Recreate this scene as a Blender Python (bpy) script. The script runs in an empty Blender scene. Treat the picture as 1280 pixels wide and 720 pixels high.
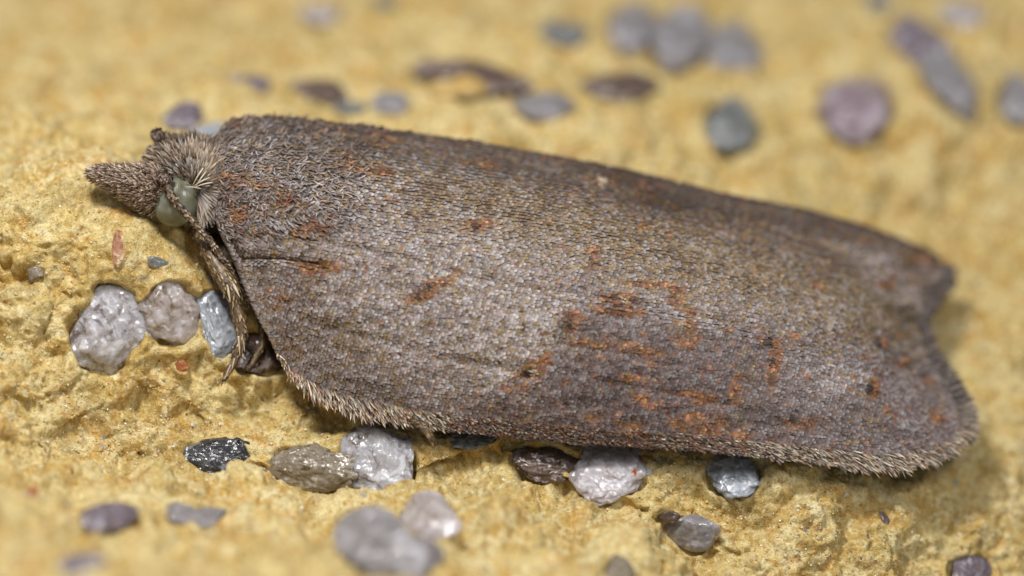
import bpy, math, random
import numpy as np
from mathutils import Matrix, Vector

random.seed(7)
RNG = np.random.default_rng(7)
S = bpy.context.scene
COL = S.collection
rad = math.radians

# ------------------------------------------------------------------ camera
# one unit is 100 px of the 1280 px wide photograph at the focus plane (about 0.8 mm)
DIST = 60.0
PITCH = rad(36)
FWD = np.array([0, math.cos(PITCH), -math.sin(PITCH)])
UPV = np.array([0, math.sin(PITCH), math.cos(PITCH)])
RGT = np.array([1.0, 0, 0])
CAM = -FWD * DIST

def P(px, py, w):
    """point of the place seen in direction (px, py) at height w towards the lens from the focus plane"""
    px, py, w = np.broadcast_arrays(np.asarray(px, float), np.asarray(py, float), np.asarray(w, float))
    k = (DIST - w) / DIST
    return (((px - 640) / 100 * k)[..., None] * RGT + ((360 - py) / 100 * k)[..., None] * UPV - w[..., None] * FWD)

cd = bpy.data.cameras.new('camera')
cam = bpy.data.objects.new('camera', cd); COL.objects.link(cam); S.camera = cam
cam.location = Vector(CAM); cam.rotation_euler = (rad(90) - PITCH, 0, 0)
cd.sensor_width = 36; cd.lens = 36 * DIST / 12.8
cd.clip_start = 0.1; cd.clip_end = 500
cd.dof.use_dof = True; cd.dof.focus_distance = DIST - 0.15
cd.dof.aperture_fstop = 0.056; cd.dof.aperture_blades = 0

# ------------------------------------------------------------------ light
world = bpy.data.worlds.new('World'); S.world = world; world.use_nodes = True
bg = world.node_tree.nodes['Background']
bg.inputs[0].default_value = (0.93, 0.96, 1.0, 1); bg.inputs[1].default_value = 0.22

def area(name, u, v, w, size, power, col, tgt=(0, 0, -0.5)):
    l = bpy.data.lights.new(name, 'AREA'); l.shape = 'DISK'; l.size = size; l.energy = power; l.color = col
    o = bpy.data.objects.new(name, l); COL.objects.link(o)
    p = u * RGT + v * UPV - w * FWD; t = tgt[0] * RGT + tgt[1] * UPV - tgt[2] * FWD
    o.location = Vector(p); o.rotation_euler = Vector(t - p).to_track_quat('-Z', 'Y').to_euler()
    return o
area('flash_head', -8, 23, 20, 6, 10200, (1.0, 0.975, 0.94))
area('flash_head', 15, 13, 22, 8, 3000, (1.0, 0.98, 0.96))

S.view_settings.view_transform = 'Standard'; S.view_settings.look = 'None'
S.view_settings.exposure = 0.07; S.view_settings.gamma = 1.0
S.cycles.max_bounces = 6; S.cycles.diffuse_bounces = 3; S.cycles.glossy_bounces = 3
S.cycles.transmission_bounces = 4
S.cycles.use_adaptive_sampling = True; S.cycles.adaptive_threshold = 0.01
S.cycles.use_denoising = True
try: S.cycles.denoiser = 'OPENIMAGEDENOISE'
except Exception: pass

# ------------------------------------------------------------------ maths helpers
_perm = np.random.default_rng(3).permutation(4096).astype(np.int64)
_g = np.random.default_rng(4).normal(size=(4096, 3)); _g /= np.linalg.norm(_g, axis=1)[:, None]

def noise3(p):
    """gradient noise, about -1..1, p (..., 3)"""
    i = np.floor(p).astype(np.int64); f = p - i
    u = f * f * f * (f * (f * 6 - 15) + 10)
    out = 0
    for dx in (0, 1):
        for dy in (0, 1):
            for dz in (0, 1):
                h = _perm[(i[..., 0] + dx) & 4095]
                h = _perm[(h + i[..., 1] + dy) & 4095]
                h = _perm[(h + i[..., 2] + dz) & 4095]
                g = _g[h]
                d = (g[..., 0] * (f[..., 0] - dx) + g[..., 1] * (f[..., 1] - dy) + g[..., 2] * (f[..., 2] - dz))
                wx = u[..., 0] if dx else 1 - u[..., 0]
                wy = u[..., 1] if dy else 1 - u[..., 1]
                wz = u[..., 2] if dz else 1 - u[..., 2]
                out = out + d * wx * wy * wz
    return out * 1.6

def fbm(p, oct=3, gain=0.5, lac=2.03):
    a, s = 1.0, 0
    for _ in range(oct):
        s = s + a * noise3(p); p = p * lac + 17.3; a *= gain
    return s

def tps(pts):
    """thin plate surface through (px, py, w) points"""
    a = np.array(pts, float); X = a[:, :2] / 100; n = len(a)
    def U(r2): return 0.5 * r2 * np.log(r2 + 1e-9)
    K = U(((X[:, None] - X[None]) ** 2).sum(-1)) + np.eye(n) * 0.02
    Q = np.hstack([np.ones((n, 1)), X]); A = np.block([[K, Q], [Q.T, np.zeros((3, 3))]])
    c = np.linalg.solve(A, np.concatenate([a[:, 2], [0, 0, 0]]))
    def f(px, py):
        px, py = np.broadcast_arrays(np.asarray(px, float), np.asarray(py, float))
        x, y = px / 100, py / 100
        o = c[n] + c[n + 1] * x + c[n + 2] * y
        for k in range(n):
            o = o + c[k] * U((x - X[k, 0]) ** 2 + (y - X[k, 1]) ** 2)
        return o
    return f

def polydist(px, py, line):
    """distance in px to a polyline"""
    best = np.full(np.shape(px), 1e9)
    for (x0, y0), (x1, y1) in zip(line[:-1], line[1:]):
        dx, dy = x1 - x0, y1 - y0
        t = np.clip(((px - x0) * dx + (py - y0) * dy) / (dx * dx + dy * dy), 0, 1)
        best = np.minimum(best, np.hypot(px - x0 - t * dx, py - y0 - t * dy))
    return best

def smooth_curve(pts, n=400):
    """Catmull-Rom through pts, then n samples at equal arc length"""
    p = np.array(pts, float)
    q = np.vstack([2 * p[0] - p[1], p, 2 * p[-1] - p[-2]])
    out = []
    for i in range(len(p) - 1):
        a, b, c, d = q[i:i + 4]
        for t in np.linspace(0, 1, 24, endpoint=False):
            out.append(0.5 * (2 * b + (c - a) * t + (2 * a - 5 * b + 4 * c - d) * t * t + (3 * b - a - 3 * c + d) * t ** 3))
    out.append(p[-1]); out = np.array(out)
    L = np.concatenate([[0], np.cumsum(np.linalg.norm(np.diff(out, axis=0), axis=1))]); L /= L[-1]
    s = np.linspace(0, 1, n)
    return np.stack([np.interp(s, L, out[:, k]) for k in range(out.shape[1])], 1)

def nrm(v): return v / np.maximum(np.linalg.norm(v, axis=-1, keepdims=True), 1e-9)

# ------------------------------------------------------------------ object helpers
def mesh_obj(name, V, F, mat=None, parent=None, smooth=True, col=None, origin=None):
    """F is an (n,k) array or list of arrays with different k"""
    V = np.asarray(V, float)
    o0 = np.zeros(3) if origin is None else np.asarray(origin, float)
    Fs = F if isinstance(F, list) else [F]
    me = bpy.data.meshes.new(name)
    me.vertices.add(len(V)); me.vertices.foreach_set('co', (V - o0).astype(np.float32).ravel())
    loops = np.concatenate([np.asarray(f).ravel() for f in Fs]).astype(np.int32)
    tot = np.concatenate([np.full(len(f), np.asarray(f).shape[1]) for f in Fs]).astype(np.int32)
    me.loops.add(len(loops)); me.loops.foreach_set('vertex_index', loops)
    me.polygons.add(len(tot))
    me.polygons.foreach_set('loop_start', np.concatenate([[0], np.cumsum(tot)[:-1]]).astype(np.int32))
    me.polygons.foreach_set('use_smooth', np.full(len(tot), smooth))
    if col is not None:
        a = me.color_attributes.new('tint', 'FLOAT_COLOR', 'POINT')
        c = np.ones((len(V), 4), np.float32); c[:, :3] = col
        a.data.foreach_set('color', c.ravel())
    me.update(calc_edges=True)
    if mat: me.materials.append(mat)
    o = bpy.data.objects.new(name, me); COL.objects.link(o)
    if parent is not None: o.parent = parent
    if origin is not None: o.location = Vector(o0)
    return o

def tag(o, label=None, cat=None, group=None, kind=None):
    for k, v in (('label', label), ('category', cat), ('group', group), ('kind', kind)):
        if v: o[k] = v
    return o

def grid_faces(nu, nv, wrap=False):
    i, j = np.meshgrid(np.arange(nu - 1), np.arange(nv if wrap else nv - 1), indexing='ij')
    j2 = (j + 1) % nv
    return np.stack([i * nv + j, (i + 1) * nv + j, (i + 1) * nv + j2, i * nv + j2], -1).reshape(-1, 4)

def loft(path, radii, nseg=24, n=60, squash=1.0, rings=None):
    """closed tapering tube along path (k,3); returns V, quads"""
    path = np.asarray(path, float); radii = np.asarray(radii, float)
    c = smooth_curve(np.hstack([path, radii[:, None]]), n)
    C, R = c[:, :3], np.maximum(c[:, 3], 0.002)
    if rings is not None: R = R * rings(np.linspace(0, 1, n))
    T = nrm(np.gradient(C, axis=0))
    a = nrm(np.cross(T, FWD + 0.01)); b = nrm(np.cross(T, a))
    th = np.linspace(0, 2 * np.pi, nseg, endpoint=False)
    V = C[:, None] + R[:, None, None] * (np.cos(th)[None, :, None] * a[:, None] + squash * np.sin(th)[None, :, None] * b[:, None])
    V = V.reshape(-1, 3); F = grid_faces(n, nseg, True)
    k = len(V); V = np.vstack([V, C[0] , C[-1]])
    j = np.arange(nseg)
    tri = np.vstack([np.stack([np.full(nseg, k), j, (j + 1) % nseg], 1),
                     np.stack([np.full(nseg, k + 1), (n - 1) * nseg + (j + 1) % nseg, (n - 1) * nseg + j], 1)])
    return V, [F[:, ::-1], tri[:, ::-1]]

def sample(V, F, n, rng=RNG):
    """n random points with normals on quads of a mesh"""
    Q = F[0] if isinstance(F, list) else F
    a, b, c, d = (V[Q[:, k]] for k in range(4))
    ar = np.linalg.norm(np.cross(c - a, d - b), axis=1); nn = nrm(np.cross(c - a, d - b))
    i = rng.choice(len(Q), n, p=ar / ar.sum()); u, v = rng.random((2, n, 1))
    p = (a[i] * (1 - u) + b[i] * u) * (1 - v) + (d[i] * (1 - u) + c[i] * u) * v
    return p, nn[i]

PROF = np.array([[-.28, 0, 0.0], [.28, 0, 0.0], [-.5, .42, .55], [.5, .42, .55], [-.40, .88, .95], [.40, .88, .95], [0.0, 1.04, 1.0]])
HAIR = np.array([[-.35, 0, 0.0], [.35, 0, 0.0], [-.5, .35, .5], [.5, .35, .5], [-.32, .75, .9], [.32, .75, .9], [0.0, 1.05, 1.0]])
def scales(name, parent, pts, dirs, nors, L, W, cb, ct, mat, lift=0.012, prof=PROF, bend=0.0, roll=0.25, rng=RNG):
    """thousands of tiny separate scales or hairs in one mesh: base at pts, pointing along dirs"""
    n = len(pts); nors = nrm(nors)
    D = dirs - (dirs * nors).sum(-1, keepdims=True) * nors; D = nrm(D)
    T = nrm(np.cross(D, nors)); r = rng.normal(0, roll, (n, 1))
    T2 = nrm(T + nors * r); N2 = nrm(np.cross(T2, D))
    L = np.broadcast_to(L, (n,))[:, None]; W = np.broadcast_to(W, (n,))[:, None]; lift = np.broadcast_to(lift, (n,))[:, None]
    V = np.empty((n, 7, 3)); C = np.empty((n, 7, 3))
    bd = rng.normal(0, 1, (n, 1)) * bend
    for k, (x, y, z) in enumerate(prof):
        V[:, k] = pts + T2 * (x * W + bd * y * y * L) + D * y * L + N2 * (z * lift)
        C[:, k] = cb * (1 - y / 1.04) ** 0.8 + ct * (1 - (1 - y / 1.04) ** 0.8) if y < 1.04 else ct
    b = (np.arange(n) * 7)[:, None]
    F = [np.vstack([b + [[0, 1, 3, 2]], b + [[2, 3, 5, 4]]]), b + [[4, 5, 6]]]
    o = mesh_obj(name, V.reshape(-1, 3), F, mat, parent, smooth=True, col=C.reshape(-1, 3))
    o['kind'] = 'stuff'
    return o

# ------------------------------------------------------------------ materials
def new_mat(name):
    m = bpy.data.materials.new(name); m.use_nodes = True
    nt = m.node_tree; b = nt.nodes['Principled BSDF']
    return m, nt, b
def node(nt, kind, **kw):
    n = nt.nodes.new(kind)
    for k, v in kw.items():
        if k.startswith('i_'):
            key = k[2:]; key = int(key) if key.isdigit() else key.replace('_', ' ')
            n.inputs[key].default_value = v
        else: setattr(n, k, v)
    return n
def ramp(nt, src, stops):
    r = nt.nodes.new('ShaderNodeValToRGB'); e = r.color_ramp.elements
    while len(e) < len(stops): e.new(0.5)
    for k, (p, c) in enumerate(stops):
        e[k].position = p; e[k].color = (c, c, c, 1) if isinstance(c, (int, float)) else (*c, 1)
    nt.links.new(src, r.inputs[0]); return r.outputs[0]
def mix(nt, fac, a, b, mode='MIX'):
    m = nt.nodes.new('ShaderNodeMix'); m.data_type = 'RGBA'; m.blend_type = mode
    for sock, v in ((m.inputs[0], fac), (m.inputs[6], a), (m.inputs[7], b)):
        if isinstance(v, bpy.types.NodeSocket): nt.links.new(v, sock)
        elif isinstance(v, (int, float)): sock.default_value = v
        else: sock.default_value = (*v, 1)
    return m.outputs[2]
def lin(*c): return tuple(((x / 255 + .055) / 1.055) ** 2.4 if x / 255 > .04045 else x / 255 / 12.92 for x in c)

def scale_mat(name, rough=0.42, spec=0.5, sheen=0.0):
    m, nt, b = new_mat(name)
    a = node(nt, 'ShaderNodeAttribute', attribute_name='tint')
    nt.links.new(a.outputs['Color'], b.inputs['Base Color'])
    b.inputs['Roughness'].default_value = rough
    b.inputs['Specular IOR Level'].default_value = spec
    b.inputs['Sheen Weight'].default_value = sheen
    return m
M_SCALE = scale_mat('wing_scale', 0.55, 0.30)
M_HAIR = scale_mat('hair_scale', 0.45, 0.4)

def skin_mat(name, c1, c2, sc=20, rough=0.6, bump=0.3):
    m, nt, b = new_mat(name)
    tc = node(nt, 'ShaderNodeTexCoord')
    n = node(nt, 'ShaderNodeTexNoise', i_Scale=sc, i_Detail=4.0); nt.links.new(tc.outputs['Object'], n.inputs['Vector'])
    c = ramp(nt, n.outputs[0], [(0.35, c1), (0.65, c2)]); nt.links.new(c, b.inputs['Base Color'])
    bp = node(nt, 'ShaderNodeBump', i_Strength=bump, i_Distance=0.02); nt.links.new(n.outputs[0], bp.inputs['Height'])
    nt.links.new(bp.outputs[0], b.inputs['Normal']); b.inputs['Roughness'].default_value = rough
    return m
M_SKIN = skin_mat('moth_cuticle', (0.035, 0.026, 0.02), (0.09, 0.065, 0.05), 30)
M_LEG = skin_mat('leg_cuticle', (0.05, 0.03, 0.015), (0.20, 0.13, 0.07), 14, 0.4)
M_ANT = skin_mat('antenna_cuticle', (0.07, 0.045, 0.03), (0.22, 0.16, 0.11), 25, 0.5)
M_WING = skin_mat('wing_membrane', (0.07, 0.055, 0.05), (0.12, 0.10, 0.09), 24)

def stone_mat():
    m, nt, b = new_mat('yellow_sandstone')
    tc = node(nt, 'ShaderNodeTexCoord'); O = tc.outputs['Object']
    def N(sc, det=4.0, rough=0.55, off=0.0, dist=0.0):
        mp = node(nt, 'ShaderNodeMapping'); mp.inputs[1].default_value = (off, off * 2, -off); nt.links.new(O, mp.inputs[0])
        n = node(nt, 'ShaderNodeTexNoise', i_Scale=sc, i_Detail=det, i_Roughness=rough, i_Distortion=dist)
        nt.links.new(mp.outputs[0], n.inputs['Vector']); return n.outputs[0]
    big, mid, mid2, fine, grain = N(0.55, 3), N(1.7, 5, 0.6, 3.0), N(3.4, 5, 0.6, 7.0), N(11, 5, 0.65, 1.0), N(42, 3, 0.6, 5.0)
    c = ramp(nt, mid, [(0.32, (0.40, 0.235, 0.055)), (0.44, (0.52, 0.35, 0.105)), (0.54, (0.58, 0.44, 0.175)), (0.66, (0.62, 0.53, 0.29))])
    c = mix(nt, ramp(nt, mid2, [(0.49, 0.0), (0.58, 0.9)]), c, (0.70, 0.63, 0.42))
    c = mix(nt, ramp(nt, N(3.0, 4, 0.65, 11.0), [(0.53, 0.0), (0.64, 0.65)]), c, (0.56, 0.29, 0.065))
    c = mix(nt, ramp(nt, N(1.9, 5, 0.65, 15.0), [(0.52, 0.0), (0.64, 0.6)]), c, (0.27, 0.205, 0.075))
    c = mix(nt, ramp(nt, N(5.5, 4, 0.6, 19.0), [(0.56, 0.0), (0.66, 0.5)]), c, (0.36, 0.34, 0.22))
    c = mix(nt, ramp(nt, big, [(0.40, 0.0), (0.62, 0.35)]), c, (0.42, 0.33, 0.13))
    c = mix(nt, ramp(nt, N(1.25, 5, 0.6, 23.0, 0.4), [(0.50, 0.0), (0.60, 0.65)]), c, (0.66, 0.57, 0.33))
    c = mix(nt, ramp(nt, N(1.5, 5, 0.6, 27.0, 0.4), [(0.52, 0.0), (0.62, 0.5)]), c, (0.40, 0.29, 0.09))
    c = mix(nt, ramp(nt, fine, [(0.34, 0.7), (0.47, 0.0)]), c, (0.30, 0.17, 0.045))
    c = mix(nt, ramp(nt, fine, [(0.53, 0.0), (0.66, 0.7)]), c, (0.76, 0.70, 0.50))
    c = mix(nt, ramp(nt, grain, [(0.34, 0.65), (0.45, 0.0)]), c, (0.20, 0.13, 0.05))
    c = mix(nt, ramp(nt, grain, [(0.57, 0.0), (0.70, 0.45)]), c, (0.82, 0.77, 0.62))
    c = mix(nt, 1.0, c, (1.02, 0.965, 0.785), 'MULTIPLY')
    def specks(sc, thr, size, col, cc, off):
        mp = node(nt, 'ShaderNodeMapping'); mp.inputs[1].default_value = (off, off, off); nt.links.new(O, mp.inputs[0])
        ad = node(nt, 'ShaderNodeVectorMath', operation='MULTIPLY_ADD'); ad.inputs[1].default_value = (.16,) * 3
        nz = node(nt, 'ShaderNodeTexNoise', i_Scale=18.0, i_Detail=3.0); nt.links.new(O, nz.inputs['Vector'])
        nt.links.new(nz.outputs['Color'], ad.inputs[0]); nt.links.new(mp.outputs[0], ad.inputs[2])
        v = node(nt, 'ShaderNodeTexVoronoi', i_Scale=sc); nt.links.new(ad.outputs[0], v.inputs['Vector'])
        sp = node(nt, 'ShaderNodeSeparateColor'); nt.links.new(v.outputs['Color'], sp.inputs[0])
        g = node(nt, 'ShaderNodeMath', operation='GREATER_THAN'); g.inputs[1].default_value = thr; nt.links.new(sp.outputs[0], g.inputs[0])
        r = ramp(nt, v.outputs['Distance'], [(size * 0.6, 1.0), (size, 0.0)])
        mu = node(nt, 'ShaderNodeMath', operation='MULTIPLY'); nt.links.new(g.outputs[0], mu.inputs[0]); nt.links.new(r, mu.inputs[1])
        return mix(nt, mu.outputs[0], cc, col)
    c = specks(9.0, 0.84, 0.20, (0.09, 0.06, 0.03), c, 1.0)
    c = specks(6.5, 0.88, 0.17, (0.36, 0.13, 0.04), c, 4.0)
    c = specks(15.0, 0.86, 0.25, (0.16, 0.09, 0.04), c, 9.0)
    c = specks(4.0, 0.90, 0.2, (0.33, 0.31, 0.27), c, 13.0)
    nt.links.new(c, b.inputs['Base Color'])
    b.inputs['Roughness'].default_value = 0.72; b.inputs['Specular IOR Level'].default_value = 0.35
    b.inputs['Subsurface Weight'].default_value = 0.0
    b1 = node(nt, 'ShaderNodeBump', i_Strength=0.65, i_Distance=0.05); nt.links.new(fine, b1.inputs['Height'])
    b2 = node(nt, 'ShaderNodeBump', i_Strength=0.65, i_Distance=0.018)
    nt.links.new(grain, b2.inputs['Height']); nt.links.new(b1.outputs[0], b2.inputs['Normal'])
    nt.links.new(b2.outputs[0], b.inputs['Normal'])
    return m
M_STONE = stone_mat()

_qc = {}
def quartz_mat(dark, mid_, light, gloss=0.18, sss=0.35, fleck=None, key=None):
    k = (dark, mid_, light, gloss, sss, fleck)
    if k in _qc: return _qc[k]
    m, nt, b = new_mat('mineral_grain')
    tc = node(nt, 'ShaderNodeTexCoord'); O = tc.outputs['Object']
    n = node(nt, 'ShaderNodeTexNoise', i_Scale=2.6, i_Detail=7.0, i_Roughness=0.6, i_Distortion=0.9); nt.links.new(O, n.inputs['Vector'])
    n2 = node(nt, 'ShaderNodeTexNoise', i_Scale=16.0, i_Detail=5.0, i_Roughness=0.65); nt.links.new(O, n2.inputs['Vector'])
    c = ramp(nt, n.outputs[0], [(0.37, dark), (0.43, mid_), (0.52, mid_), (0.58, light)])
    c = mix(nt, ramp(nt, n2.outputs[0], [(0.54, 0.0), (0.66, 0.5)]), c, light)
    c = mix(nt, ramp(nt, n2.outputs[0], [(0.32, 0.3), (0.42, 0.0)]), c, dark)
    if fleck:
        n3 = node(nt, 'ShaderNodeTexNoise', i_Scale=4.5, i_Detail=3.0); nt.links.new(O, n3.inputs['Vector'])
        c = mix(nt, ramp(nt, n3.outputs[0], [(0.66, 0.0), (0.70, 1.0)]), c, fleck)
    nt.links.new(c, b.inputs['Base Color'])
    b.inputs['Roughness'].default_value = gloss; b.inputs['Specular IOR Level'].default_value = 0.4
    b.inputs['Subsurface Weight'].default_value = sss; b.inputs['Subsurface Radius'].default_value = (1, 0.9, 0.9); b.inputs['Subsurface Scale'].default_value = 0.2
    v = node(nt, 'ShaderNodeTexVoronoi', i_Scale=13.0); nt.links.new(O, v.inputs['Vector'])
    b1 = node(nt, 'ShaderNodeBump', i_Strength=0.35, i_Distance=0.035); nt.links.new(v.outputs['Distance'], b1.inputs['Height'])
    b2 = node(nt, 'ShaderNodeBump', i_Strength=0.35, i_Distance=0.02); nt.links.new(n2.outputs[0], b2.inputs['Height'])
    nt.links.new(b1.outputs[0], b2.inputs['Normal'])
    # broken glassy faces, each cell tilted its own way
    v2 = node(nt, 'ShaderNodeTexVoronoi', i_Scale=9.0); nt.links.new(n2.outputs['Color'], v2.inputs['Vector'])
    ad = node(nt, 'ShaderNodeVectorMath', operation='MULTIPLY_ADD'); ad.inputs[1].default_value = (.12,) * 3
    nt.links.new(n2.outputs['Color'], ad.inputs[0]); nt.links.new(O, ad.inputs[2]); nt.links.new(ad.outputs[0], v2.inputs['Vector'])
    t1 = node(nt, 'ShaderNodeVectorMath', operation='SUBTRACT'); t1.inputs[1].default_value = (.5,) * 3; nt.links.new(v2.outputs['Color'], t1.inputs[0])
    t2 = node(nt, 'ShaderNodeVectorMath', operation='MULTIPLY_ADD'); t2.inputs[1].default_value = (.55,) * 3
    nt.links.new(t1.outputs[0], t2.inputs[0]); nt.links.new(b2.outputs[0], t2.inputs[2])
    t3 = node(nt, 'ShaderNodeVectorMath', operation='NORMALIZE'); nt.links.new(t2.outputs[0], t3.inputs[0]); nt.links.new(t3.outputs[0], b.inputs['Normal'])
    b.inputs['Coat Weight'].default_value = 0.45; b.inputs['Coat Roughness'].default_value = 0.06; nt.links.new(t3.outputs[0], b.inputs['Coat Normal'])
    if sss > .25: b.inputs['Transmission Weight'].default_value = 0.30
    _qc[k] = m; return m

# ------------------------------------------------------------------ the stone surface
YB_X = [-600, 0, 120, 250, 350, 430, 520, 580, 640, 700, 760, 830, 870, 950, 1100, 1900]
YB_Y = [545, 566, 580, 594, 602, 606, 600, 580, 585, 606, 634, 656, 690, 750, 850, 1400]
YB_K = [2.8, 2.8, 2.8, 2.8, 2.9, 2.9, 2.6, 1.5, 1.5, 1.8, 2.0, 1.9, 1.5, 1.0, 0.3, 0.0]
base_w = tps([
    (-600, -600, -21), (0, -600, -21), (640, -600, -21), (1280, -600, -20), (1900, -600, -20),
    (-600, 0, -6.5), (-600, 190, -1.2), (-600, 400, 0.3), (-600, 700, 0.8), (-600, 1100, 1.2),
    (0, 0, -7.0), (0, 110, -3.9), (0, 185, -1.1), (0, 240, -0.25), (0, 400, 0.35), (0, 530, 0.9), (0, 700, 1.1),
    (110, 205, -0.55), (120, 262, 0.06), (165, 278, 0.10), (110, 150, -2.4),
    (160, 0, -7.2), (170, 110, -4.1), (180, 330, 0.18), (150, 420, 0.2), (150, 540, 0.35),
    (215, 170, -2.2), (205, 292, -0.08), (250, 345, -0.12), (260, 450, 0.0), (260, 550, 0.2), (240, 700, 0.9),
    (320, 0, -7.3), (320, 110, -4.2), (310, 160, -3.3), (340, 430, -0.35), (400, 300, -1.8), (400, 530, -0.05), (450, 600, 0.25), (450, 740, 0.6),
    (500, 100, -4.4), (520, 552, 0.15), (500, 400, -1.4),
    (640, 0, -7.2), (640, 110, -4.3), (640, 180, -3.3), (640, 350, -1.8), (640, 500, -0.3), (640, 560, 0.2), (680, 640, 0.5), (640, 740, 0.9),
    (830, 0, -7.6), (830, 110, -5.0), (830, 220, -3.6), (800, 500, -0.6), (800, 580, 0.15), (850, 660, 0.4), (850, 740, 0.6),
    (1000, 0, -7.8), (1000, 120, -5.4), (1000, 240, -4.1), (960, 400, -2.2), (1000, 580, -0.15), (1000, 680, 0.25), (1000, 900, 1.1),
    (1150, 100, -5.4), (1150, 300, -4.1), (1130, 440, -2.8), (1140, 600, -0.8), (1130, 720, 0.0),
    (1280, 0, -7.2), (1280, 150, -5.2), (1280, 300, -3.9), (1280, 450, -2.7), (1280, 600, -1.5), (1280, 720, -0.8),
    (1900, 0, -7), (1900, 400, -3), (1900, 900, 0.5), (640, 1100, 2.0)])

def stone_w(px, py):
    w = base_w(px, py)
    yb = np.interp(px, YB_X, YB_Y); k = np.interp(px, YB_X, YB_K)
    wob = 7 * np.sin(px / 23.0) + 5 * np.sin(px / 9.7 + 1)
    t = (py - yb + wob * 0.6) / 7.0
    w = w + k * 7.0 / 100 * np.logaddexp(0, t)
    on = np.clip(k / 2.0, 0, 1)
    w = w - 0.15 * on * np.interp(px, [60, 260], [.25, 1]) * np.exp(-(t + 1.1) ** 2 / 1.2)
    return w

# name, px, py, half width, half height, turn, proud, kind, category, label
Q = lambda *a, **k: (a, k)
KINDS = {
    'grey':   dict(dark=(0.20, 0.165, 0.16), mid_=(0.53, 0.515, 0.55), light=(0.82, 0.83, 0.90), gloss=0.14, sss=0.7),
    'pink':   dict(dark=(0.30, 0.245, 0.20), mid_=(0.56, 0.50, 0.49), light=(0.66, 0.62, 0.66), gloss=0.16, sss=0.7),
    'blue':   dict(dark=(0.24, 0.25, 0.28), mid_=(0.43, 0.47, 0.54), light=(0.68, 0.73, 0.82), gloss=0.14, sss=0.3),
    'lilac':  dict(dark=(0.17, 0.15, 0.155), mid_=(0.31, 0.29, 0.30), light=(0.50, 0.48, 0.52), gloss=0.28, sss=0.3),
    'mauve':  dict(dark=(0.13, 0.09, 0.10), mid_=(0.22, 0.165, 0.19), light=(0.40, 0.35, 0.39), gloss=0.28, sss=0.2),
    'brown':  dict(dark=(0.05, 0.03, 0.022), mid_=(0.10, 0.065, 0.05), light=(0.22, 0.17, 0.15), gloss=0.2, sss=0.0),
    'tan':    dict(dark=(0.12, 0.09, 0.06), mid_=(0.22, 0.18, 0.13), light=(0.34, 0.30, 0.25), gloss=0.16, sss=0.2),
    'black':  dict(dark=(0.012, 0.012, 0.014), mid_=(0.035, 0.035, 0.04), light=(0.16, 0.17, 0.19), gloss=0.2, sss=0.0),
    'slate':  dict(dark=(0.07, 0.075, 0.075), mid_=(0.15, 0.155, 0.15), light=(0.26, 0.28, 0.30), gloss=0.3, sss=0.0),
    'purple': dict(dark=(0.08, 0.06, 0.07), mid_=(0.15, 0.12, 0.14), light=(0.34, 0.31, 0.36), gloss=0.25, sss=0.1),
    'white':  dict(dark=(0.45, 0.40, 0.42), mid_=(0.62, 0.58, 0.61), light=(0.80, 0.78, 0.84), gloss=0.14, sss=0.55, fleck=(0.50, 0.13, 0.05)),
    'red':    dict(dark=(0.26, 0.07, 0.04), mid_=(0.42, 0.21, 0.13), light=(0.58, 0.44, 0.26), gloss=0.4, sss=0.0),
    'rust':   dict(dark=(0.14, 0.04, 0.015), mid_=(0.30, 0.10, 0.03), light=(0.55, 0.25, 0.08), gloss=0.45, sss=0.0),
    'ochre':  dict(dark=(0.36, 0.20, 0.05), mid_=(0.48, 0.31, 0.09), light=(0.60, 0.45, 0.2), gloss=0.5, sss=0.0),
}
G = 'quartz grains set in the yellow stone'
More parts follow.
